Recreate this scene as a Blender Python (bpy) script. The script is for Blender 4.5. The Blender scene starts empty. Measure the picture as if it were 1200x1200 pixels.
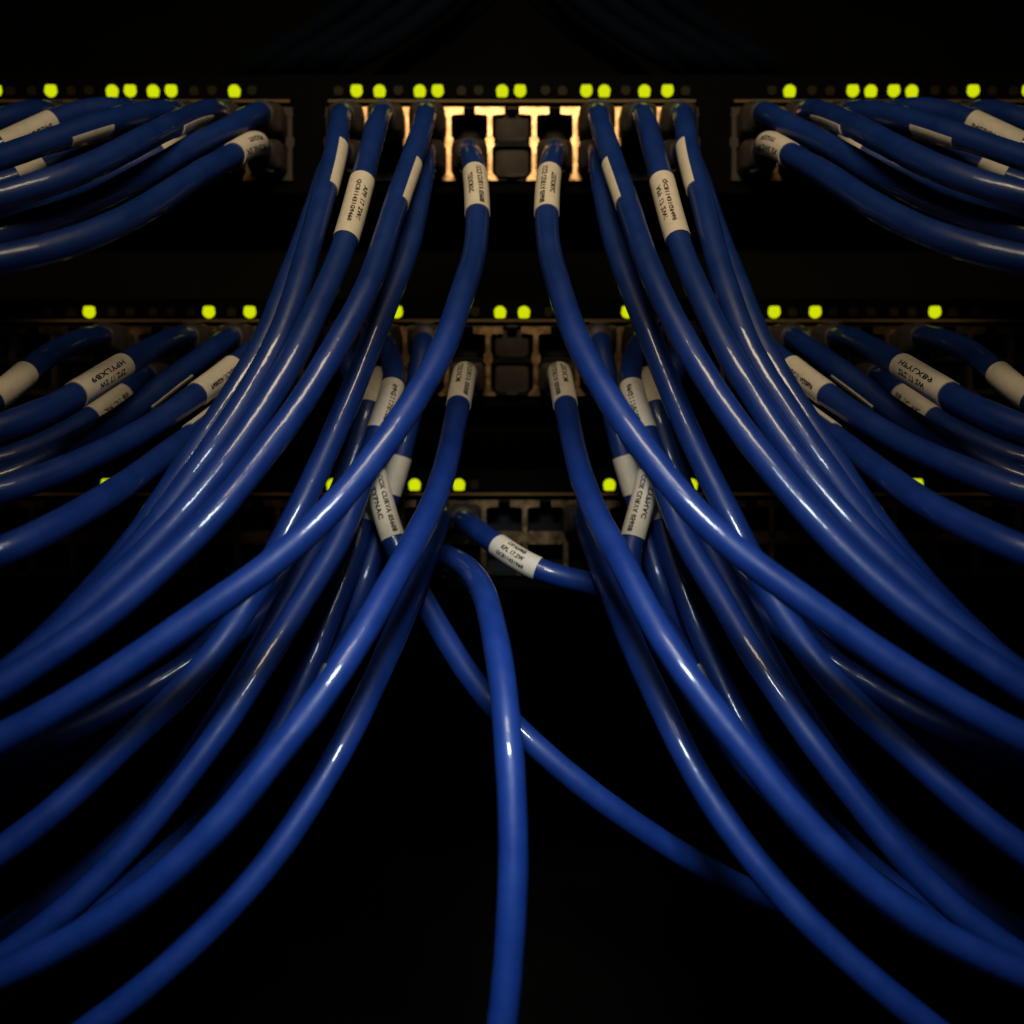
import bpy, bmesh, math, random
from mathutils import Vector, Matrix
from mathutils.kdtree import KDTree

random.seed(7)
C = bpy.context.scene.collection
SC = bpy.context.scene
MM = 0.001
D = 420.0            # camera to the plane of the switch fronts, mm
K = 3.43             # picture units per mm on that plane (photo is 1200 wide)

# ------------------------------------------------------------------ camera
cam = bpy.data.cameras.new('camera')
cam.sensor_width = 36.0
cam.lens = 36.0 * D / (1200.0 / K)
cam.clip_start = 0.01
cam.clip_end = 20.0
cam.dof.use_dof = True
cam.dof.focus_distance = (D - 78) * MM
cam.dof.aperture_fstop = 8.5
camo = bpy.data.objects.new('camera', cam)
C.objects.link(camo)
camo.location = (0, -D * MM, 0)
camo.rotation_euler = (math.radians(90), 0, 0)
SC.camera = camo

# ------------------------------------------------------------------ world, lamps, exposure
w = bpy.data.worlds.new('World')
SC.world = w
w.use_nodes = True
w.node_tree.nodes['Background'].inputs[0].default_value = (0.25, 0.4, 0.8, 1)
w.node_tree.nodes['Background'].inputs[1].default_value = 0.002
SC.view_settings.view_transform = 'Standard'
SC.view_settings.look = 'None'
SC.view_settings.exposure = 0
SC.view_settings.gamma = 1


def area(name, loc, aim, sx, sy, power, col, spread=180):
    l = bpy.data.lights.new(name, 'AREA')
    l.shape = 'RECTANGLE'
    l.size = sx * MM
    l.size_y = sy * MM
    l.energy = power
    l.color = col
    l.spread = math.radians(spread)
    o = bpy.data.objects.new(name, l)
    C.objects.link(o)
    o.location = Vector(loc) * MM
    d = (Vector(aim) - Vector(loc)).normalized()
    o.rotation_euler = d.to_track_quat('-Z', 'Y').to_euler()
    return o


# (x, depth toward camera negative, height)
area('key_lamp', (0, -330, 262), (0, -40, 122), 140, 46, 0.185, (1.0, 0.82, 0.56), 86)
area('front_lamp', (0, -312, 128), (0, -130, -88), 60, 24, 0.16, (0.72, 0.87, 1.0), 68)

# ------------------------------------------------------------------ materials


def mat(name, base, rough=0.5, metal=0.0, spec=0.5, coat=0.0, coat_r=0.1, trans=0.0,
        emit=None, estr=0.0, var=0.0, vscale=200.0, bump=0.0, bscale=150.0, rvar=0.0):
    m = bpy.data.materials.new(name)
    m.use_nodes = True
    nt = m.node_tree
    b = nt.nodes['Principled BSDF']
    b.inputs['Base Color'].default_value = (*base, 1)
    b.inputs['Roughness'].default_value = rough
    b.inputs['Metallic'].default_value = metal
    b.inputs['Specular IOR Level'].default_value = spec
    b.inputs['Coat Weight'].default_value = coat
    b.inputs['Coat Roughness'].default_value = coat_r
    b.inputs['Transmission Weight'].default_value = trans
    if emit:
        b.inputs['Emission Color'].default_value = (*emit, 1)
        b.inputs['Emission Strength'].default_value = estr
    tc = nt.nodes.new('ShaderNodeTexCoord')
    if var > 0:
        n = nt.nodes.new('ShaderNodeTexNoise')
        n.inputs['Scale'].default_value = vscale
        n.inputs['Detail'].default_value = 4
        nt.links.new(tc.outputs['Object'], n.inputs['Vector'])
        r = nt.nodes.new('ShaderNodeMix')
        r.data_type = 'RGBA'
        r.inputs[6].default_value = (*[c * (1 - var) for c in base], 1)
        r.inputs[7].default_value = (*[min(1, c * (1 + var)) for c in base], 1)
        nt.links.new(n.outputs['Fac'], r.inputs[0])
        nt.links.new(r.outputs[2], b.inputs['Base Color'])
        if rvar > 0:
            mr = nt.nodes.new('ShaderNodeMapRange')
            mr.inputs[1].default_value = 0.3
            mr.inputs[2].default_value = 0.7
            mr.inputs[3].default_value = rough - rvar
            mr.inputs[4].default_value = rough + rvar
            nt.links.new(n.outputs['Fac'], mr.inputs[0])
            nt.links.new(mr.outputs[0], b.inputs['Roughness'])
    if bump > 0:
        n2 = nt.nodes.new('ShaderNodeTexNoise')
        n2.inputs['Scale'].default_value = bscale
        n2.inputs['Detail'].default_value = 3
        nt.links.new(tc.outputs['Object'], n2.inputs['Vector'])
        bp = nt.nodes.new('ShaderNodeBump')
        bp.inputs['Strength'].default_value = bump
        bp.inputs['Distance'].default_value = 0.001
        nt.links.new(n2.outputs['Fac'], bp.inputs['Height'])
        nt.links.new(bp.outputs[0], b.inputs['Normal'])
        nt.links.new(bp.outputs[0], b.inputs['Coat Normal'])
    return m


M_BLUE = mat('blue_pvc', (0.005, 0.028, 0.165), rough=0.48, spec=0.36, coat=0.42, coat_r=0.065,
             var=0.25, vscale=120, rvar=0.09, bump=0.24, bscale=95)
M_BLUE_SHADED = mat('shaded_blue_pvc', (0.0012, 0.003, 0.007), rough=0.8, spec=0.06, var=0.2, vscale=120, bump=0.2, bscale=110)  # blue jacket colour darkened to stand for the shade above the top switch
M_PAPER = mat('cream_label', (0.70, 0.62, 0.49), rough=0.6, var=0.16, vscale=420, bump=0.12, bscale=400)
M_INK = mat('black_ink', (0.012, 0.008, 0.005), rough=0.8, spec=0.1)
M_BRASS = mat('plated_brass', (0.26, 0.155, 0.07), rough=0.31, metal=1.0, var=0.15, vscale=300, rvar=0.06,
              bump=0.15, bscale=250)
M_SHIELD = mat('dull_shield', (0.045, 0.034, 0.026), rough=0.65, spec=0.2, metal=0.2, var=0.3, vscale=300)
M_FACE = mat('black_faceplate', (0.0015, 0.0014, 0.0011), rough=0.75, spec=0.03, var=0.3)
M_SOCK = mat('black_socket', (0.008, 0.007, 0.006), rough=0.6, spec=0.2)
M_PLUG = mat('clear_plug_plastic', (0.085, 0.064, 0.055), rough=0.5, spec=0.22, trans=0.45, var=0.3, vscale=350, bump=0.2, bscale=300)
M_LED = mat('lit_led', (0.02, 0.02, 0.0), rough=0.6, spec=0.05, emit=(0.63, 0.74, 0.002), estr=1.0)
M_OFF = mat('unlit_led', (0.018, 0.014, 0.004), rough=0.6, spec=0.08)
M_BACK = mat('rack_interior', (0.02, 0.019, 0.010), rough=0.9, spec=0.1, var=0.4, vscale=20)

# ------------------------------------------------------------------ helpers


def W(px, py, z=0.0):
    """Photo position px,py at z mm in front of the switch plane, in mm (x, depth, height)."""
    s = (D - z) / D / K
    return Vector(((px - 600) * s, -z, (600 - py) * s))


def link(name, me, m=None, parent=None):
    o = bpy.data.objects.new(name, me)
    C.objects.link(o)
    if m and not me.materials:
        me.materials.append(m)
    if parent:
        o.parent = parent
    return o


def empty(name, loc_mm, label, cat, group=None):
    o = bpy.data.objects.new(name, None)
    o.empty_display_size = 0.005
    C.objects.link(o)
    o.location = Vector(loc_mm) * MM
    o['label'] = label
    o['category'] = cat
    if group:
        o['group'] = group
    return o


def mesh_from(name, verts, faces, smooth=False):
    me = bpy.data.meshes.new(name)
    me.from_pydata([tuple(Vector(v) * MM) for v in verts], [], faces)
    if smooth:
        for p in me.polygons:
            p.use_smooth = True
    me.update()
    return me


class MB:
    """collects solids in mm"""
    def __init__(self):
        self.v = []
        self.f = []

    def box(self, x0, x1, d0, d1, h0, h1):
        b = len(self.v)
        for x in (x0, x1):
            for d in (d0, d1):
                for h in (h0, h1):
                    self.v.append((x, d, h))
        for q in ((0, 1, 3, 2), (4, 6, 7, 5), (0, 4, 5, 1), (2, 3, 7, 6), (0, 2, 6, 4), (1, 5, 7, 3)):
            self.f.append(tuple(b + i for i in q))

    def prism(self, pts, d0, d1):
        """outline in (x,h) extruded from depth d0 (front, nearer camera) to d1"""
        n = len(pts)
        b = len(self.v)
        for d in (d0, d1):
            for x, h in pts:
                self.v.append((x, d, h))
        self.f.append(tuple(b + i for i in range(n)))
        self.f.append(tuple(b + n + i for i in reversed(range(n))))
        for i in range(n):
            j = (i + 1) % n
            self.f.append((b + i, b + n + i, b + n + j, b + j))

    def loft(self, rings):
        b = len(self.v)
        n = len(rings[0])
        for r in rings:
            self.v += r
        for k in range(len(rings) - 1):
            for i in range(n):
                j = (i + 1) % n
                self.f.append((b + k * n + i, b + k * n + j, b + (k + 1) * n + j, b + (k + 1) * n + i))
        self.f.append(tuple(b + i for i in reversed(range(n))))
        self.f.append(tuple(b + (len(rings) - 1) * n + i for i in range(n)))

    def build(self, name, m, parent=None, bevel=0.0, smooth=False):
        me = mesh_from(name, self.v, self.f, smooth)
        bm = bmesh.new()
        bm.from_mesh(me)
        bmesh.ops.recalc_face_normals(bm, faces=bm.faces)
        if bevel:
            bmesh.ops.bevel(bm, geom=[e for e in bm.edges], offset=bevel * MM, segments=2, affect='EDGES',
                            clamp_overlap=True)
        bm.to_mesh(me)
        bm.free()
        return link(name, me, m, parent)


# ------------------------------------------------------------------ the dark inside of the rack
mb = MB()
mb.box(-900, 900, 420, 424, -700, 700)
bk = mb.build('background', M_BACK)
bk['kind'] = 'structure'

# ------------------------------------------------------------------ switches


def PX(x):
    return (x - 600) / K


def PY(y):
    return (600 - y) / K


def led_outline(cx, cy, kind, r=2.15):
    pts = []
    n = 14
    if kind == 'n':          # dome over a flat foot
        for i in range(n + 1):
            a = math.pi * (1.12 - 1.24 * i / n)
            pts.append((cx + r * math.cos(a), cy + r * math.sin(a) * 1.0))
        pts += [(cx + r * 0.86, cy - r * 0.85), (cx + r * 0.55, cy - r * 0.98), (cx - r * 0.55, cy - r * 0.98),
                (cx - r * 0.86, cy - r * 0.85)]
    else:
        for i in range(n + 1):
            a = -math.pi * (1.12 - 1.24 * i / n)
            pts.append((cx + r * math.cos(a), cy + r * math.sin(a)))
        pts += [(cx + r * 0.86, cy + r * 0.85), (cx + r * 0.55, cy + r * 0.98), (cx - r * 0.55, cy + r * 0.98),
                (cx - r * 0.86, cy + r * 0.85)]
    return pts


def socket_mesh(up):
    """open jack cavity with its latch notch and eight contacts, origin at the centre of the opening"""
    m = MB()
    w_, h_, dp, t = 6.35, 5.7, 13.0, 0.35
    m.box(-w_, w_, dp, dp + t, -h_, h_)
    m.box(-w_, w_, 0.6, dp, -h_ - t, -h_)
    m.box(-w_, w_, 0.6, dp, h_, h_ + t)
    m.box(-w_, -w_ + t, 0.6, dp, -h_, h_)
    m.box(w_ - t, w_, 0.6, dp, -h_, h_)
    s = 1 if up else -1
    for i in range(8):
        x = -3.6 + i * 1.02
        m.box(x - 0.16, x + 0.16, 3.0, dp, -s * 3.6 - 0.15, -s * 3.6 + 0.15)
    return m


_sock = {}


def make_switch(label, y0, y1, led_y, top, mid, foot, blocks, leds, midbar, depth_body=95):
    sw = empty('network_switch', (0, 0, PY(y1)), label, 'network switch', 'network switches stacked in the rack')
    base = Vector((0, 0, PY(y1)))

    def place(o):
        o.location = -base * MM
        return o
    XL, XR = -260, 260
    f = MB()
    f.box(XL, XR, 0, 14, PY(top - 4), PY(y0))           # strip with the indicators
    f.box(XL, XR, 0, 14, PY(y1), PY(foot + 4))          # strip under the ports
    edges = []
    for b in blocks:
        edges += [b[0], b[-1]]
    edges = sorted(edges)
    xs = [None] + edges + [None]
    for i in range(0, len(xs), 2):
        a = XL if xs[i] is None else PX(xs[i]) + 1.0
        c = XR if xs[i + 1] is None else PX(xs[i + 1]) - 1.0
        if c > a:
            f.box(a, c, 0, 14, PY(foot + 4) - 0.0, PY(top - 4))
    place(f.build('faceplate', M_FACE, sw))
    body = MB()
    body.box(XL, XR, 14.4, depth_body, PY(y1), PY(y0))
    place(body.build('chassis', M_FACE, sw))
    tr = MB()
    for b in blocks:
        tr.box(max(XL + 2, PX(b[0])), min(XR - 2, PX(b[-1])), -0.7, 0.0, PY(top - 5.5), PY(top - 8.5))
    place(tr.build('trim_strip', M_TRIM, sw))
    for b in blocks:
        for x in b:
            cx = PX(x)
            hw, fl, ft = 0.75, 5.0, 2.6
            first, last = x == b[0], x == b[-1]
            L = 0.9 if first else fl
            R = 0.9 if last else fl
            t_, t2, m1, m2, f1, f2 = PY(top), PY(top + 8), PY(mid - 7), PY(mid + 7), PY(foot - 7), PY(foot)
            LF = 0.9 if first else ft
            RF = 0.9 if last else ft
            pts = [(cx - L, t_), (cx + R, t_), (cx + R, t2), (cx + hw + 0.5, t2 - 0.25), (cx + hw, t2 - 1.2),
                   (cx + hw, m1), (cx + hw + 0.7, m1 - 0.8), (cx + hw + 0.7, m2 + 0.8), (cx + hw, m2),
                   (cx + hw, f1 + 0.7), (cx + RF, f2 + 0.5), (cx + RF, f2),
                   (cx - LF, f2), (cx - LF, f2 + 0.5), (cx - hw, f1 + 0.7), (cx - hw, m2), (cx - hw - 0.7, m2 + 0.8),
                   (cx - hw - 0.7, m1 - 0.8), (cx - hw, m1), (cx - hw, t2 - 1.2), (cx - hw - 0.5, t2 - 0.25), (cx - L, t2)]
            d = MB()
            d.prism(pts, -0.5, 11)
            place(d.build('port_divider', M_SHIELD if (first or last) else M_BRASS, sw))
        if midbar:
            for xa, xb in zip(b[:-1], b[1:]):
                d = MB()
                d.box(PX(xa) + 1.5, PX(xb) - 1.5, -0.3, 11, PY(mid + 7.5), PY(mid - 7.5))
                place(d.build('port_crossbar', M_BRASS, sw))
        for xa, xb in zip(b[:-1], b[1:]):
            for up in (1, 0):
                if up not in _sock:
                    _sock[up] = socket_mesh(up).build('port_socket', M_SOCK).data
                    bpy.data.objects.remove([o for o in C.objects if o.data == _sock[up]][0])
                o = link('port_socket', _sock[up], None, sw)
                yy = (top + 1 + mid - 2) / 2 if up else (mid + 2 + foot - 1) / 2
                o.location = (Vector(((PX(xa) + PX(xb)) / 2, 0, PY(yy))) - base) * MM
                o.scale = (((PX(xb) - PX(xa)) / 2 - 0.75) / 6.35, 1, (PY(top) - PY(foot)) / 4 / 6.2)
    for x, kind, lit in leds:
        d = MB()
        d.prism(led_outline(PX(x), PY(led_y), kind, 2.02 if lit else 1.6), -0.9, 0.5)
        o = place(d.build('indicator_light', M_LED if lit else M_OFF, sw))
        o['label'] = 'lit yellow green indicator light' if lit else 'unlit dark indicator light'
    return sw


def cols(a, step, n):
    return [a + step * i for i in range(n)]


M_TRIM = mat('amber_trim', (0.13, 0.075, 0.02), rough=0.6, spec=0.2, var=0.2)


def both(lst):
    return lst + [(1200 - x, k, l) for x, k, l in lst]


c1 = [429, 478, 526, 574, 626, 674, 722, 771]
blk_c1 = [385] + c1 + [815]
blk_l1 = [340 - 48.5 * i for i in reversed(range(13))]
blk_r1 = [1200 - x for x in reversed(blk_l1)]
l1 = both([(60, 'u', 1), (132, 'n', 1), (153, 'u', 1), (180, 'n', 1), (201, 'u', 1), (275, 'n', 1), (-4.5, 'u', 1),
           (418, 'u', 1), (445, 'n', 1), (492, 'n', 1), (513, 'u', 1),
           (13, 'n', 0), (38, 'n', 0), (84, 'n', 0), (105, 'u', 0), (228, 'n', 0), (249, 'u', 0), (296, 'u', 0),
           (397, 'n', 0), (467, 'u', 0), (541, 'n', 0), (561, 'u', 0)]) + [(588.5, 'n', 1), (609.5, 'u', 1)]
make_switch('top network switch with brightly lit brass port dividers and the longest row of green lights',
            88, 226, 107, 126, 167, 212, [blk_l1, blk_c1, blk_r1], l1, False)

blk_c2 = [426.5, 475, 523.5, 572, 628, 676.5, 725, 773.5]
blk_l2 = [354 - 48.5 * i for i in reversed(range(13))]
blk_r2 = [1200 - x for x in reversed(blk_l2)]
l2 = both([(105, 'u', 1), (245, 'u', 1), (293, 'u', 1), (465, 'u', 1), (586, 'n', 1),
           (84, 'n', 0), (132, 'n', 0), (153, 'u', 0), (224, 'n', 0), (272, 'n', 0), (320, 'n', 0), (444, 'n', 0), (557, 'u', 0),
           (36, 'n', 0), (57, 'u', 0), (180, 'n', 0), (201, 'u', 0)])
make_switch('middle network switch with dull brass dividers and a clear plug at its centre',
            350, 476, 366, 383, 420, 464, [blk_l2, blk_c2, blk_r2], l2, False)

blk3 = [615 + 48.2 * i for i in range(-22, 23)]
l3 = both([(126, 'u', 1), (390, 'n', 1), (486, 'n', 1), (411, 'u', 0), (507, 'u', 0), (196, 'u', 0), (250, 'u', 0), (60, 'u', 0)]) + \
    [(538, 'n', 1), (556, 'u', 0)]
make_switch('bottom network switch with empty copper coloured ports in the dark middle of the rack',
            550, 690, 568, 586, 630, 674, [blk3], l3, True)

# ------------------------------------------------------------------ cables
# (photo x, photo y, mm in front of the switch plane); L = left bundle, the rack's right half mirrors it
TXT_A = ['1CCE CURVA 05608', 'TEKNIMAC']
TXT_B = ['APF 17 2W/', 'QCB11431G9460']
TXT_C = ['08GA7314G0869']
FULL = (-180, 180)
TYPE = {'a': (TXT_A, (22, -24), (0.84, 0.46), 1.5), 'b': (TXT_B, (24, -13), (0.54, 0.68), 1.35),
        'c': (TXT_C, (14,), (0.72,), 1.4), 'd': (['OPASMB', 'KPL 17.2W', 'QCB11431960'], (46, 10, -26), (0.42, 0.5, 0.6), 1.3)}
OWN = {'I': ['1CCB CURVA 05008', 'TEKNIM'], 'K': ['CCIK CURVA 05608', 'TYPNAC'], 'R1': ['BOC DHK EX', 'MEGNY'],
       'S4': ['ZPZ 17 2W', 'HPYLXB9'], 'G': ['09G1170108'], 'R5': ['S4EBUPNM'], 'S5': ['0B 1C 9K']}
CB = {}


def cable(key, port, pts, sleeve=None, label='', group=None, up=True, mirror=True, plug=True, right_pts=None, label_r=None):
    CB[key] = dict(port=port, pts=pts, sleeve=sleeve, label=label, group=group, up=up, mirror=mirror, plug=plug,
                   right_pts=right_pts, label_r=label_r)


GT = 'blue cables hanging from the top switch'
GS = 'blue cables from the outer ports of the top switch'
GM = 'blue cables from the outer ports of the middle switch'
GD = 'blue cables from the middle and bottom switches'

cable('A', (551, 190), [(557, 205, 44), (560, 250, 58), (556, 300, 72), (541, 345, 86), (526, 395, 96), (504, 440, 104),
      (478, 482, 110), (441, 533, 116), (396, 589, 122), (353, 632, 126), (302, 673, 130), (225, 727, 134), (150, 780, 137),
      (75, 825, 140), (0, 866, 142), (-90, 905, 144)],
      ((558, 203), (559, 251), 'a', FULL),
      'bright blue cable sweeping {s} in front, from under an empty brass socket', GT, up=False)
cable('B', (502, 148), [(498, 140, 28), (485, 180, 44), (470, 222, 58), (457, 260, 68), (445, 300, 78), (429, 340, 86),
      (406, 384, 92), (375, 439, 98), (339, 493, 104), (297, 547, 110), (255, 600, 116), (200, 655, 122), (150, 701, 127),
      (100, 740, 131), (50, 773, 134), (0, 806, 137), (-90, 856, 140)],
      ((482, 193), (466, 240), None, (18, 165)),
      'innermost cable of the tight {s} bundle, narrow blank label strip on its inner side', GT)
cable('C', (454, 148), [(443, 140, 28), (433, 180, 44), (422, 220, 56), (406, 280, 68), (391, 320, 76), (379, 345, 82),
      (353, 405, 90), (316, 465, 96), (277, 524, 103), (240, 572, 108), (203, 616, 113), (160, 660, 117), (105, 710, 121),
      (50, 758, 124), (0, 798, 126), (-90, 850, 128)],
      ((424, 212), (405, 281), 'b', FULL),
      'blue cable with a long two-line printed cream sleeve, in the tight {s} bundle', GT)
cable('D', (408, 148), [(398, 140, 28), (393, 180, 44), (382, 220, 56), (371, 260, 66), (356, 315, 76), (347, 342, 80),
      (328, 398, 87), (297, 453, 92), (266, 501, 97), (239, 540, 101), (203, 590, 105), (165, 640, 108), (125, 685, 111),
      (80, 730, 113), (0, 795, 115), (-90, 850, 117)],
      ((394, 172), (380, 222), None, (8, 165)),
      'outer cable of the tight {s} bundle, narrow label strip, from the outermost centre port', GT)
cable('E', (408, 190), [(385, 196, 30), (376, 225, 40), (366, 255, 48), (350, 300, 58), (331, 345, 66), (312, 397, 73),
      (281, 450, 79), (250, 497, 84), (223, 540, 88), (188, 592, 92), (150, 645, 95), (110, 690, 98), (60, 742, 100),
      (0, 795, 102), (-90, 850, 104)],
      None, 'blue cable half hidden at the outer edge of the tight {s} bundle', GT, up=False)
cable('F', (502, 190), [(497, 198, 32), (491, 235, 42), (484, 270, 50), (474, 305, 56), (458, 345, 62), (442, 382, 66),
      (427, 425, 70), (407, 472, 74), (385, 524, 79), (365, 567, 83), (342, 612, 87), (320, 655, 91), (296, 700, 95),
      (268, 744, 99), (230, 792, 104), (180, 842, 109), (127, 890, 114), (62, 951, 120), (0, 998, 124), (-80, 1050, 128)],
      None, 'unlabelled blue cable hanging steeply just inside the tight {s} bundle', GT, up=False)

cable('R1', (316, 190), [(299, 166, 36), (283, 176, 48), (265, 187, 58), (233, 204, 78), (167, 246, 104), (100, 280, 120),
      (33, 298, 128), (0, 305, 131), (-90, 318, 139)],
      ((302, 165), (274, 181), 'a', FULL),
      'lowest blue cable of the top {s} fan, with a short printed sleeve at its plug', GS, up=False)
cable('R2', (316, 148), [(300, 132, 24), (275, 147, 36), (233, 168, 50), (167, 207, 72), (100, 239, 90), (30, 265, 104),
      (0, 274, 108), (-90, 295, 116)],
      None, 'dark blue cable without a label, second lowest of the top {s} fan', GS)
cable('R3', (267, 148), [(250, 127, 24), (225, 136, 40), (195, 150, 66), (160, 168, 84), (133, 183, 95), (100, 198, 103), (67, 211, 109),
      (0, 231, 115), (-90, 252, 122)],
      ((238, 133), (203, 148), None, (25, 165)),
      'blue cable with a sharp white highlight in the top {s} fan', GS)
cable('R4', (219, 148), [(195, 128, 26), (167, 132, 36), (133, 140, 46), (92, 153, 56), (50, 168, 64), (0, 185, 74), (-90, 215, 90)],
      ((124, 144), (76, 160), None, (20, 165)),
      'dark cable in the top {s} fan, dim label strip along its lower side', GS)
cable('R5', (170, 148), [(148, 125, 20), (110, 126, 26), (83, 132, 32), (60, 143, 38), (30, 157, 44), (0, 171, 48), (-80, 205, 56)],
      ((60, 143), (2, 170), 'c', FULL),
      'blue cable with a bright printed sleeve near the {s} picture edge by the top lights', GS)
cable('R6', (73, 148), [(52, 127, 20), (30, 130, 28), (0, 140, 34), (-60, 160, 44)], None,
      'dark cable stub beside the {s} picture edge just under the top lights', GS)
cable('R7', (219, 190), [(193, 165, 22), (150, 172, 32), (100, 184, 42), (45, 200, 48), (0, 214, 54), (-60, 232, 60)],
      ((52, 198), (20, 208), None, FULL), 'dark cable mostly hidden between two brighter cables of the top {s} fan', GS, up=False)
cable('R8', (267, 190), [(243, 164, 22), (210, 170, 30), (170, 186, 36), (100, 216, 44), (0, 248, 52), (-80, 268, 60)],
      ((216, 168), (188, 178), None, FULL), 'dark cable with a dim label behind the highlighted cable, top {s} fan', GS, up=False)

cable('S1', (330, 402), [(302, 408, 30), (283, 422, 38), (252, 447, 50), (230, 463, 58), (198, 486, 68), (142, 520, 84),
      (85, 545, 98), (28, 567, 108), (0, 576, 112), (-90, 600, 118)],
      ((273, 430), (231, 462), 'c', FULL),
      'blue cable whose printed tan sleeve nearly touches the tight {s} bundle', GM)
cable('S2', (330, 446), [(310, 442, 22), (293, 457, 34), (270, 476, 46), (252, 490, 54), (212, 520, 72), (170, 551, 90),
      (127, 582, 106), (85, 606, 118), (28, 634, 130), (0, 646, 135), (-90, 680, 140)],
      ((272, 474), (226, 510), None, (-150, -48)),
      'lowest bright blue cable of the middle {s} fan', GM, up=False)
cable('S3', (282, 402), [(262, 400, 24), (244, 414, 32), (198, 446, 46), (142, 490, 60), (99, 514, 72), (57, 538, 82),
      (0, 563, 90), (-90, 588, 98)],
      ((214, 434), (166, 471), None, (48, 150)),
      'blue cable with a fine highlight just above the tan sleeved one, middle {s} fan', GM)
cable('S4', (233, 402), [(212, 393, 22), (188, 403, 40), (165, 416, 58), (140, 431, 74), (115, 446, 86), (85, 465, 97),
      (42, 487, 110), (0, 503, 118), (-90, 525, 126)],
      ((143, 429), (88, 463), 'b', FULL),
      'dark blue cable with the thickest dim printed sleeve, in the middle {s} fan', GM)
cable('S5', (185, 446), [(165, 440, 22), (150, 457, 34), (130, 475, 44), (105, 492, 52), (70, 512, 60), (30, 530, 68),
      (0, 541, 72), (-90, 560, 80)],
      ((144, 463), (108, 490), 'c', FULL),
      'dark cable with a small dim label under the thickest sleeve, middle {s} fan', GM, up=False)
cable('S6', (136, 402), [(113, 394, 22), (80, 403, 42), (50, 420, 58), (20, 447, 72), (0, 465, 80), (-60, 500, 90)],
      ((30, 437), (-6, 470), None, FULL),
      'dark cable with a faint blank sleeve at the {s} picture edge below the middle lights', GM)

cable('G', (451, 402), [(464, 432, 30), (456, 472, 42), (436, 525, 50), (418, 580, 56), (403, 625, 62), (357, 700, 74),
      (312, 775, 86), (262, 850, 95), (222, 905, 100), (175, 965, 104), (125, 1023, 108), (70, 1075, 111), (0, 1125, 114),
      (-80, 1170, 116)],
      ((463, 453), (441, 505), 'c', FULL),
      'dark cable whose printed sleeve sits right behind the wide front cable, {s} of centre', GD)
cable('H', (451, 446), [(444, 444, 24), (436, 465, 32), (424, 510, 38), (398, 580, 44), (362, 655, 50), (318, 735, 56),
      (275, 810, 62), (232, 880, 68), (195, 930, 72), (150, 978, 76), (95, 1025, 80), (45, 1065, 83), (-20, 1110, 86)],
      ((439, 440), (430, 475), None, FULL),
      'dark cable with a thin pale highlight low on the {s}, just above its twin', GD, up=False)
cable('I', (548, 446), [(544, 436, 34), (540, 462, 44), (534, 492, 56), (526, 532, 66), (514, 575, 80), (497, 612, 92),
      (462, 675, 108), (437, 725, 116), (407, 775, 124), (375, 820, 128), (340, 865, 132), (312, 897, 135), (272, 950, 138),
      (235, 988, 140), (187, 1033, 142), (125, 1080, 143), (62, 1115, 144), (0, 1143, 145), (-80, 1175, 146)],
      ((545, 431), (537, 475), 'a', FULL),
      'bright blue cable from beside the middle switch centre, sweeping to the lower {s}', GD, up=False)
cable('J', (520, 608), [(516, 600, 26), (510, 625, 40), (497, 660, 54), (478, 708, 72), (452, 770, 88), (425, 827, 99),
      (398, 884, 107), (355, 957, 114), (300, 1030, 120), (240, 1093, 124), (187, 1142, 127), (137, 1183, 129), (60, 1240, 131)],
      None, 'dull blue cable, lowest of the {s} side, leaving through the bottom picture edge', GD)
cable('K', (420, 446), [(427, 470, 24), (431, 515, 32), (440, 560, 40), (450, 600, 44), (459, 632, 46), (474, 665, 47),
      (498, 705, 50), (532, 765, 60), (572, 822, 70), (620, 868, 76), (660, 903, 78), (700, 935, 78), (750, 970, 77),
      (800, 1003, 75), (850, 1031, 71), (888, 1050, 65), (912, 1063, 54), (926, 1072, 40), (934, 1077, 14), (941, 1081, -24), (948, 1084, -80)],
      ((440, 556), (459, 631), 'a', FULL),
      'blue cable crossing the dark centre diagonally to the lower right behind the vertical cable', GD, up=False,
      right_pts=[(427, 470, 24), (431, 515, 32), (440, 560, 40), (450, 600, 44), (459, 632, 46), (468, 662, 48),
                 (443, 715, 56), (410, 772, 64), (377, 820, 72), (342, 867, 80), (313, 899, 86), (273, 953, 92), (188, 1036, 98),
                 (63, 1119, 104), (0, 1148, 106), (-80, 1180, 108)],
      label_r='blue cable with a tilted printed sleeve crossing a dimmer one, right of centre')
cable('L', (400, 402), [(415, 440, 22), (424, 500, 26), (430, 550, 28), (430, 590, 30), (420, 635, 36), (400, 690, 42),
      (372, 760, 48), (335, 840, 54), (292, 916, 60), (238, 980, 64), (188, 1026, 68), (90, 1092, 72), (0, 1136, 76), (-80, 1165, 78)],
      ((431, 560), (426, 612), None, FULL),
      'nearly black cable with a dim sleeve behind the tilted printed sleeve, {s} of centre', GD)
cable('M', (500, 402), [(492, 430, 20), (485, 470, 24), (476, 515, 26), (464, 552, 28), (450, 600, 28), (440, 640, 30),
      (425, 690, 34), (400, 750, 38), (362, 820, 42), (310, 900, 48), (250, 960, 52), (185, 1022, 56), (90, 1088, 60), (0, 1130, 64), (-80, 1160, 66)],
      ((469, 535), (456, 578), None, FULL),
      'nearly black cable whose small blank label shows above the tilted sleeve, {s} of centre', GD)
cable('N', (470, 652), [(462, 660, 22), (450, 688, 30), (428, 724, 36), (400, 765, 40), (372, 803, 44), (340, 845, 48),
      (290, 905, 54), (230, 970, 60), (150, 1040, 66), (60, 1100, 70), (0, 1135, 72)],
      ((388, 783), (360, 820), None, FULL),
      'nearly black cable with a faint brown label behind the bright lower {s} cable', GD, up=False)
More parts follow.
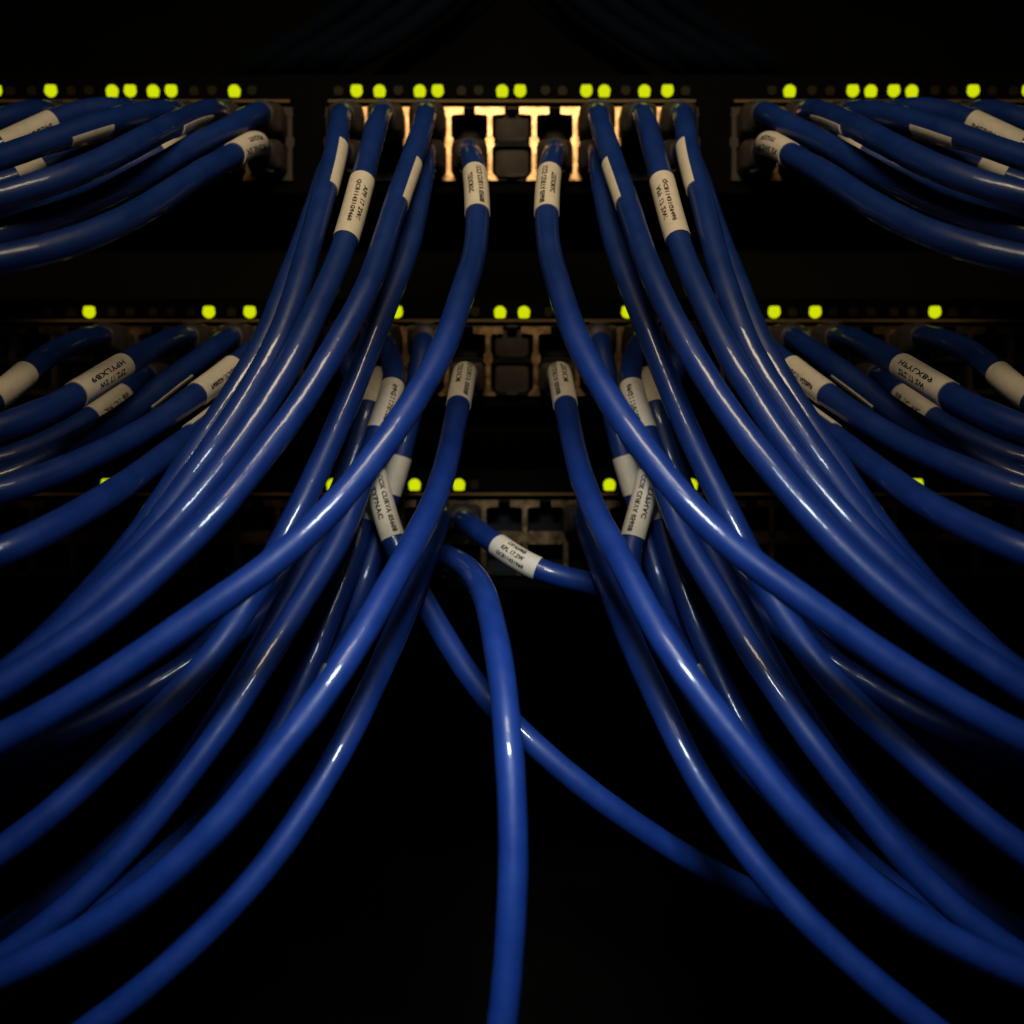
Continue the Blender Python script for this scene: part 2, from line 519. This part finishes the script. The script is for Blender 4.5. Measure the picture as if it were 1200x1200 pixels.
cable('T1', (390, 608), [(380, 620, 20), (350, 655, 28), (300, 705, 36), (240, 757, 46), (180, 815, 56), (110, 864, 64), (40, 898, 70), (-60, 940, 74)],
      None, 'darkest shadowed cable at the {s} edge, second beneath the wide front cable', GD)
cable('T2', (430, 608), [(418, 618, 22), (390, 650, 32), (345, 690, 42), (280, 740, 54), (205, 788, 64), (120, 840, 74), (50, 872, 80), (-60, 918, 84)],
      None, 'shadowed cable directly beneath the wide front cable on the {s}', GD)
cable('P', (512, 655), [(509, 648, 26), (518, 650, 38), (533, 656, 52), (549, 666, 66), (562, 682, 78), (571, 705, 90), (580, 745, 104),
      (588, 795, 116), (594, 850, 124), (600, 910, 130), (602, 980, 134), (602, 1030, 137), (598, 1100, 139), (588, 1200, 141), (575, 1290, 142)],
      ((538, 659), (560, 688), None, (-165, -98)),
      'bright blue cable hanging vertically through the middle to the bottom edge', GD, up=False, mirror=False)
cable('Q', (543, 608), [(556, 619, 28), (575, 633, 36), (605, 655, 44), (632, 670, 48), (665, 679, 48), (700, 683, 46), (735, 700, 44),
      (768, 745, 44), (800, 800, 46), (840, 860, 48), (895, 920, 54), (960, 985, 60), (1040, 1060, 66), (1140, 1120, 72), (1220, 1150, 76)],
      ((584, 640), (630, 669), 'd', FULL),
      'short looking blue cable with a printed sleeve in front of the empty bottom ports', GD, mirror=False)
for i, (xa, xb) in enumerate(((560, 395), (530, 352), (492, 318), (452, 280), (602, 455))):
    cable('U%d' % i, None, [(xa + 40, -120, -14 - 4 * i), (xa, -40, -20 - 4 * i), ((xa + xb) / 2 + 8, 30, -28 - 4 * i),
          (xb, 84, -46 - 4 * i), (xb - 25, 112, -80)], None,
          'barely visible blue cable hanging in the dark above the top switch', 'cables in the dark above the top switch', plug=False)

RAD = 3.5
SIDES = 20


def spline(P, step=3.0):
    """centripetal-ish Catmull-Rom through P, resampled"""
    P = [P[0] * 2 - P[1]] + P + [P[-1] * 2 - P[-2]]
    out = []
    for i in range(1, len(P) - 2):
        p0, p1, p2, p3 = P[i - 1:i + 3]
        t0 = 0
        t1 = t0 + max(1e-3, (p1 - p0).length ** 0.5)
        t2 = t1 + max(1e-3, (p2 - p1).length ** 0.5)
        t3 = t2 + max(1e-3, (p3 - p2).length ** 0.5)
        n = max(3, int((p2 - p1).length / step))
        for k in range(n):
            t = t1 + (t2 - t1) * k / n
            a1 = p0 * ((t1 - t) / (t1 - t0)) + p1 * ((t - t0) / (t1 - t0))
            a2 = p1 * ((t2 - t) / (t2 - t1)) + p2 * ((t - t1) / (t2 - t1))
            a3 = p2 * ((t3 - t) / (t3 - t2)) + p3 * ((t - t2) / (t3 - t2))
            b1 = a1 * ((t2 - t) / (t2 - t0)) + a2 * ((t - t0) / (t2 - t0))
            b2 = a2 * ((t3 - t) / (t3 - t1)) + a3 * ((t - t1) / (t3 - t1))
            out.append(b1 * ((t2 - t) / (t2 - t1)) + b2 * ((t - t1) / (t2 - t1)))
    out.append(P[-2].copy())
    return out


def smooth_path(S, it=4):
    for _ in range(it):
        S = [S[0]] + [(S[i - 1] + S[i] * 2 + S[i + 1]) * 0.25 for i in range(1, len(S) - 1)] + [S[-1]]
    return S


inst = []   # every cable to build: key, side, path in mm


def add_path(key, side, pts):
    c = CB[key]
    P = []
    if c['port']:
        q = W(c['port'][0], c['port'][1], 0)
        P += [q + Vector((0, -6, 0)), q + Vector((0, -15, 0))]
    P += [W(*p) for p in pts]
    S = smooth_path(spline(P), 6)
    w1, w2, w3 = (random.random() * 6 for _ in range(3))
    S = [p + Vector((math.sin(i * 0.23 + w1) + 0.6 * math.sin(i * 0.51 + w2), math.sin(i * 0.19 + w3),
                     math.sin(i * 0.27 + w2) + 0.6 * math.sin(i * 0.44 + w1))) * (0.13 * min(1, max(0, (i - 12) / 20)))
         for i, p in enumerate(S)]
    S = [S[0]] + S[1:]
    if side == 'right' and c['mirror']:
        S = [Vector((-v.x, v.y, v.z)) for v in S]
    inst.append(dict(key=key, side=side, S=S, mirrored=(side == 'right' and c['mirror'])))


for key, c in CB.items():
    if c['mirror']:
        add_path(key, 'left', c['pts'])
        add_path(key, 'right', c['right_pts'] or c['pts'])
    else:
        add_path(key, 'right' if key == 'Q' else 'middle', c['pts'])

# let cables that touch settle in front of or behind each other, along the line of sight
camp = Vector((0, -D, 0))
for it in range(60):
    n = sum(len(a['S']) for a in inst)
    kd = KDTree(n)
    own = []
    for ai, a in enumerate(inst):
        for k, p in enumerate(a['S']):
            kd.insert(p, len(own))
            own.append((ai, k))
    kd.balance()
    shift = [[0.0] * len(a['S']) for a in inst]
    hits = 0
    gap = 2 * RAD + 0.5
    for ai, a in enumerate(inst):
        for k, p in enumerate(a['S']):
            for co, idx, dist in kd.find_range(p, gap):
                bi, bk_ = own[idx]
                if bi == ai or dist >= gap:
                    continue
                hits += 1
                q = inst[bi]['S'][bk_]
                dd = (p - camp).length - (q - camp).length
                if abs(dd) < 0.05:
                    dd = 0.05 if ai > bi else -0.05
                s = math.copysign((gap - dist) * 0.35, dd)
                if abs(s) > abs(shift[ai][k]):
                    shift[ai][k] = s
    if hits == 0:
        break
    for ai, a in enumerate(inst):
        sh = shift[ai]
        if not any(sh):
            continue
        m = len(sh)
        for _ in range(8):
            sh = [0.0] + [max(sh[i], (sh[i - 1] + sh[i] * 2 + sh[i + 1]) * 0.25, key=abs) for i in range(1, m - 1)] + [sh[-1]]
        for k in range(5, m):
            d = (a['S'][k] - camp).normalized()
            a['S'][k] = a['S'][k] + d * sh[k]
print('cable settling rounds', it, 'contacts', hits)
for a in inst:
    a['S'] = a['S'][:4] + smooth_path(a['S'][4:], 5)


def frames(S):
    out = []
    n = len(S)
    for i in range(n):
        t = (S[min(i + 1, n - 1)] - S[max(i - 1, 0)]).normalized()
        v = (camp - S[i]).normalized()
        nrm = v - t * v.dot(t)
        if nrm.length < 0.12:
            nrm = Vector((0, 0, 1)) - t * t.z
        nrm.normalize()
        b = nrm.cross(t)          # seen from the camera: a quarter turn anticlockwise from the run of the cable
        out.append((t, nrm, b))
    # steady the frame where the cable points at the lens
    for _ in range(10):
        o2 = []
        for i in range(n):
            nn = out[max(i - 1, 0)][1] + out[i][1] + out[min(i + 1, n - 1)][1]
            t = out[i][0]
            nn = (nn - t * nn.dot(t)).normalized()
            o2.append((t, nn, nn.cross(t)))
        out = o2
    return out


def lerp_frame(S, F, L, s):
    """point and frame at arc length s"""
    lo, hi = 0, len(L) - 1
    while hi - lo > 1:
        m = (lo + hi) // 2
        if L[m] <= s:
            lo = m
        else:
            hi = m
    u = (s - L[lo]) / max(1e-6, L[hi] - L[lo])
    p = S[lo].lerp(S[hi], u)
    t = F[lo][0].lerp(F[hi][0], u).normalized()
    n = F[lo][1].lerp(F[hi][1], u)
    n = (n - t * n.dot(t)).normalized()
    return p, t, n, n.cross(t)


def proj(p):
    s = D / (D + p.y) * K
    return 600 + p.x * s, 600 - p.z * s


_txt = {}


def text_mesh(s):
    if s not in _txt:
        cu = bpy.data.curves.new('lettering', 'FONT')
        cu.body = s
        cu.resolution_u = 2
        cu.size = 1.0
        cu.space_character = 1.08
        cu.offset = 0.016
        o = bpy.data.objects.new('lettering', cu)
        C.objects.link(o)
        bpy.context.view_layer.update()
        dg = bpy.context.evaluated_depsgraph_get()
        me = o.evaluated_get(dg).to_mesh()
        vs = [v.co.copy() for v in me.vertices]
        fs = [tuple(p.vertices) for p in me.polygons]
        bpy.data.objects.remove(o)
        x0 = min(v.x for v in vs)
        x1 = max(v.x for v in vs)
        y0 = min(v.y for v in vs)
        y1 = max(v.y for v in vs)
        _txt[s] = ([((v.x - x0) / (x1 - x0), (v.y - y0) / (y1 - y0)) for v in vs], fs)
    return _txt[s]


def superring(hw, hh, depth, q, e, n=24):
    r = []
    for i in range(n):
        a = 2 * math.pi * i / n
        c, s = math.cos(a), math.sin(a)
        r.append((q.x + hw * math.copysign(abs(c) ** e, c), depth, q.z + hh * math.copysign(abs(s) ** e, s)))
    return r


def plug_mesh(q, up, bare=False):
    m = MB()
    if bare:
        m.loft([superring(5.5, 4.2, 9, q, 0.3), superring(5.9, 4.8, 2.2, q, 0.3), superring(5.5, 4.4, 1.6, q, 0.35)])
    else:
      m.loft([superring(5.5, 4.2, 8, q, 0.35), superring(5.9, 4.8, 0, q, 0.35), superring(6.1, 5.1, -5, q, 0.32),
            superring(6.0, 5.1, -8.5, q, 0.35), superring(5.5, 4.9, -10.0, q, 0.45), superring(4.7, 4.5, -11.5, q, 0.7),
            superring(4.2, 4.2, -14, q, 0.9), superring(3.7, 3.7, -14.6, q, 1.0)])
    s = 1 if up else -1
    lo, hi = sorted((q.z + s * 4.9, q.z + s * 5.7))
    m.box(q.x - 1.7, q.x + 1.7, -3.0 if bare else -10.5, 2, lo, hi)
    if bare:
        return m
    lo, hi = sorted((q.z + s * 5.3, q.z + s * 6.0))
    m.box(q.x - 3.1, q.x + 3.1, -9.5, -6, lo + 0.05, hi)
    return m


for a in inst:
    c = CB[a['key']]
    S, mir = a['S'], a['mirrored']
    lab = (c['label_r'] if (a['side'] == 'right' and c['label_r']) else c['label']).replace('{s}', a['side'])
    base = S[0].copy()
    if len(lab.replace('-', ' ').split()) > 16:
        print('LONG', lab)
    root = empty('patch_cable', base, lab, 'cable', c['group'])

    def put(o):
        o.location = -base * MM
        return o
    F = frames(S)
    if mir:     # same roll as the left twin, mirrored
        F = [(t, n, -b) for t, n, b in F]
    L = [0.0]
    for i in range(1, len(S)):
        L.append(L[-1] + (S[i] - S[i - 1]).length)
    # jacket
    v, f = [], []
    ph = random.random() * 6
    for i, p in enumerate(S):
        t, n, b = F[i]
        r = RAD * (1 + 0.012 * math.sin(L[i] * 0.21 + ph) + 0.008 * math.sin(L[i] * 0.53 + 2 * ph))
        for k in range(SIDES):
            an = 2 * math.pi * k / SIDES
            v.append(p + (n * math.cos(an) + b * math.sin(an)) * r)
    for i in range(len(S) - 1):
        for k in range(SIDES):
            k2 = (k + 1) % SIDES
            q = (i * SIDES + k, i * SIDES + k2, (i + 1) * SIDES + k2, (i + 1) * SIDES + k)
            f.append(q if mir else q[::-1])
    cap0 = tuple(range(SIDES))
    cap1 = tuple((len(S) - 1) * SIDES + k for k in range(SIDES))
    f.append(cap0 if not mir else cap0[::-1])
    f.append(cap1[::-1] if not mir else cap1)
    put(link('jacket', mesh_from('jacket', v, f, True), M_BLUE_SHADED if a['key'][0] == 'U' else M_BLUE, root))
    # plug
    if c['plug']:
        q = W(c['port'][0], c['port'][1], 0)
        if mir:
            q.x = -q.x
        o = put(plug_mesh(q, c['up']).build('plug', M_PLUG, root, smooth=True))
        md = o.modifiers.new('edges', 'EDGE_SPLIT')
        md.split_angle = math.radians(50)
    # label sleeve
    if c['sleeve']:
        (ax, ay), (bx, by), ty, arc = c['sleeve']
        if mir:
            ax, bx = 1200 - ax, 1200 - bx

        def near(x, y):
            best = None
            for i, p in enumerate(S):
                u_, v_ = proj(p)
                dd = (u_ - x) ** 2 + (v_ - y) ** 2
                if p.y < -16 and (best is None or dd < best[0]):
                    best = (dd, i)
            i = best[1]
            # refine between neighbours
            bestL, bestd = L[i], 1e9
            for s_ in range(-10, 11):
                l_ = L[i] + s_ * 0.3
                if 0 <= l_ <= L[-1]:
                    p = lerp_frame(S, F, L, l_)[0]
                    u_, v_ = proj(p)
                    dd = (u_ - x) ** 2 + (v_ - y) ** 2
                    if dd < bestd:
                        bestd, bestL = dd, l_
            return bestL
        s0, s1 = near(ax, ay), near(bx, by)
        if s1 < s0:
            s0, s1 = s1, s0

        def at(s_, ang, rr):
            p, t, n, b = lerp_frame(S, F, L, s_)
            if mir:
                b = -b
            return p + (n * math.cos(ang) + b * math.sin(ang)) * rr
        NS = max(4, int((s1 - s0) / 1.5))
        a0, a1 = math.radians(arc[0]), math.radians(arc[1])
        NA = 28
        full = arc == FULL
        v, f = [], []
        for rr in (RAD * 1.018 + 0.22, RAD * 0.96):
            for i in range(NS + 1):
                for k in range(NA + 1):
                    v.append(at(s0 + (s1 - s0) * i / NS, a0 + (a1 - a0) * k / NA, rr))
        nn = (NS + 1) * (NA + 1)

        def ix(i, k, l_=0):
            return l_ * nn + i * (NA + 1) + k
        for i in range(NS):
            for k in range(NA):
                f.append((ix(i, k), ix(i, k + 1), ix(i + 1, k + 1), ix(i + 1, k)))
        for i in (0, NS):
            for k in range(NA):
                f.append((ix(i, k), ix(i, k + 1), ix(i, k + 1, 1), ix(i, k, 1)))
        if not full:
            for k in (0, NA):
                for i in range(NS):
                    f.append((ix(i, k), ix(i + 1, k), ix(i + 1, k, 1), ix(i, k, 1)))
        me = mesh_from('label_sleeve', v, f, True)
        bm = bmesh.new()
        bm.from_mesh(me)
        bmesh.ops.remove_doubles(bm, verts=bm.verts, dist=1e-6)
        bmesh.ops.recalc_face_normals(bm, faces=bm.faces)
        bm.to_mesh(me)
        bm.free()
        sl = put(link('label_sleeve', me, M_PAPER, root))
        md = sl.modifiers.new('edges', 'EDGE_SPLIT')
        md.split_angle = math.radians(40)
        if ty:
            lines, angs, fr, hgt = TYPE[ty]
            lines = OWN.get(a['key'], lines)
            v, f = [], []
            rr = RAD * 1.018 + 0.22 + 0.03
            for ln, an, fq in zip(lines, angs, fr):
                tv, tf = text_mesh(ln)
                tot = s1 - s0
                if ty in 'ad':
                    st = s0 + tot * (0.11 if fq > 0.6 else (1 - fq) * 0.5)
                else:
                    st = s0 + tot * (1 - fq) * 0.5
                for ds, da, dr in ((0, 0, 0), (0.07, 0.012, 0.012), (-0.05, -0.014, 0.024)):     # thick thermal print
                    b0 = len(v)
                    for x_, y_ in tv:
                        ang = math.radians(an) + (y_ - 0.5) * hgt / RAD + da
                        v.append(at(st + tot * fq * x_ + ds, ang, rr + dr))
                    f += [tuple(b0 + i for i in ff) for ff in tf]
            link('lettering', mesh_from('lettering', v, f), M_INK, sl)

# plugs in the middle column of the two upper switches
for y, up, lab in ((148, True, 'bare clear plug in the upper centre port of the top switch'),
                   (190, False, 'bare clear plug in the lower centre port of the top switch'),
                   (402, True, 'bare clear plug in the upper centre port of the middle switch'),
                   (444, False, 'bare clear plug in the lower centre port of the middle switch')):
    q = W(600, y, 0)
    r_ = empty('cable_plug', q, lab, 'plug', 'plugs in the centre column')
    o = plug_mesh(q, up, True).build('plug_body', M_SHIELD, r_, smooth=True)
    o.location = -q * MM
    md = o.modifiers.new('edges', 'EDGE_SPLIT')
    md.split_angle = math.radians(50)

SC.cycles.use_denoising = True
SC.cycles.max_bounces = 8
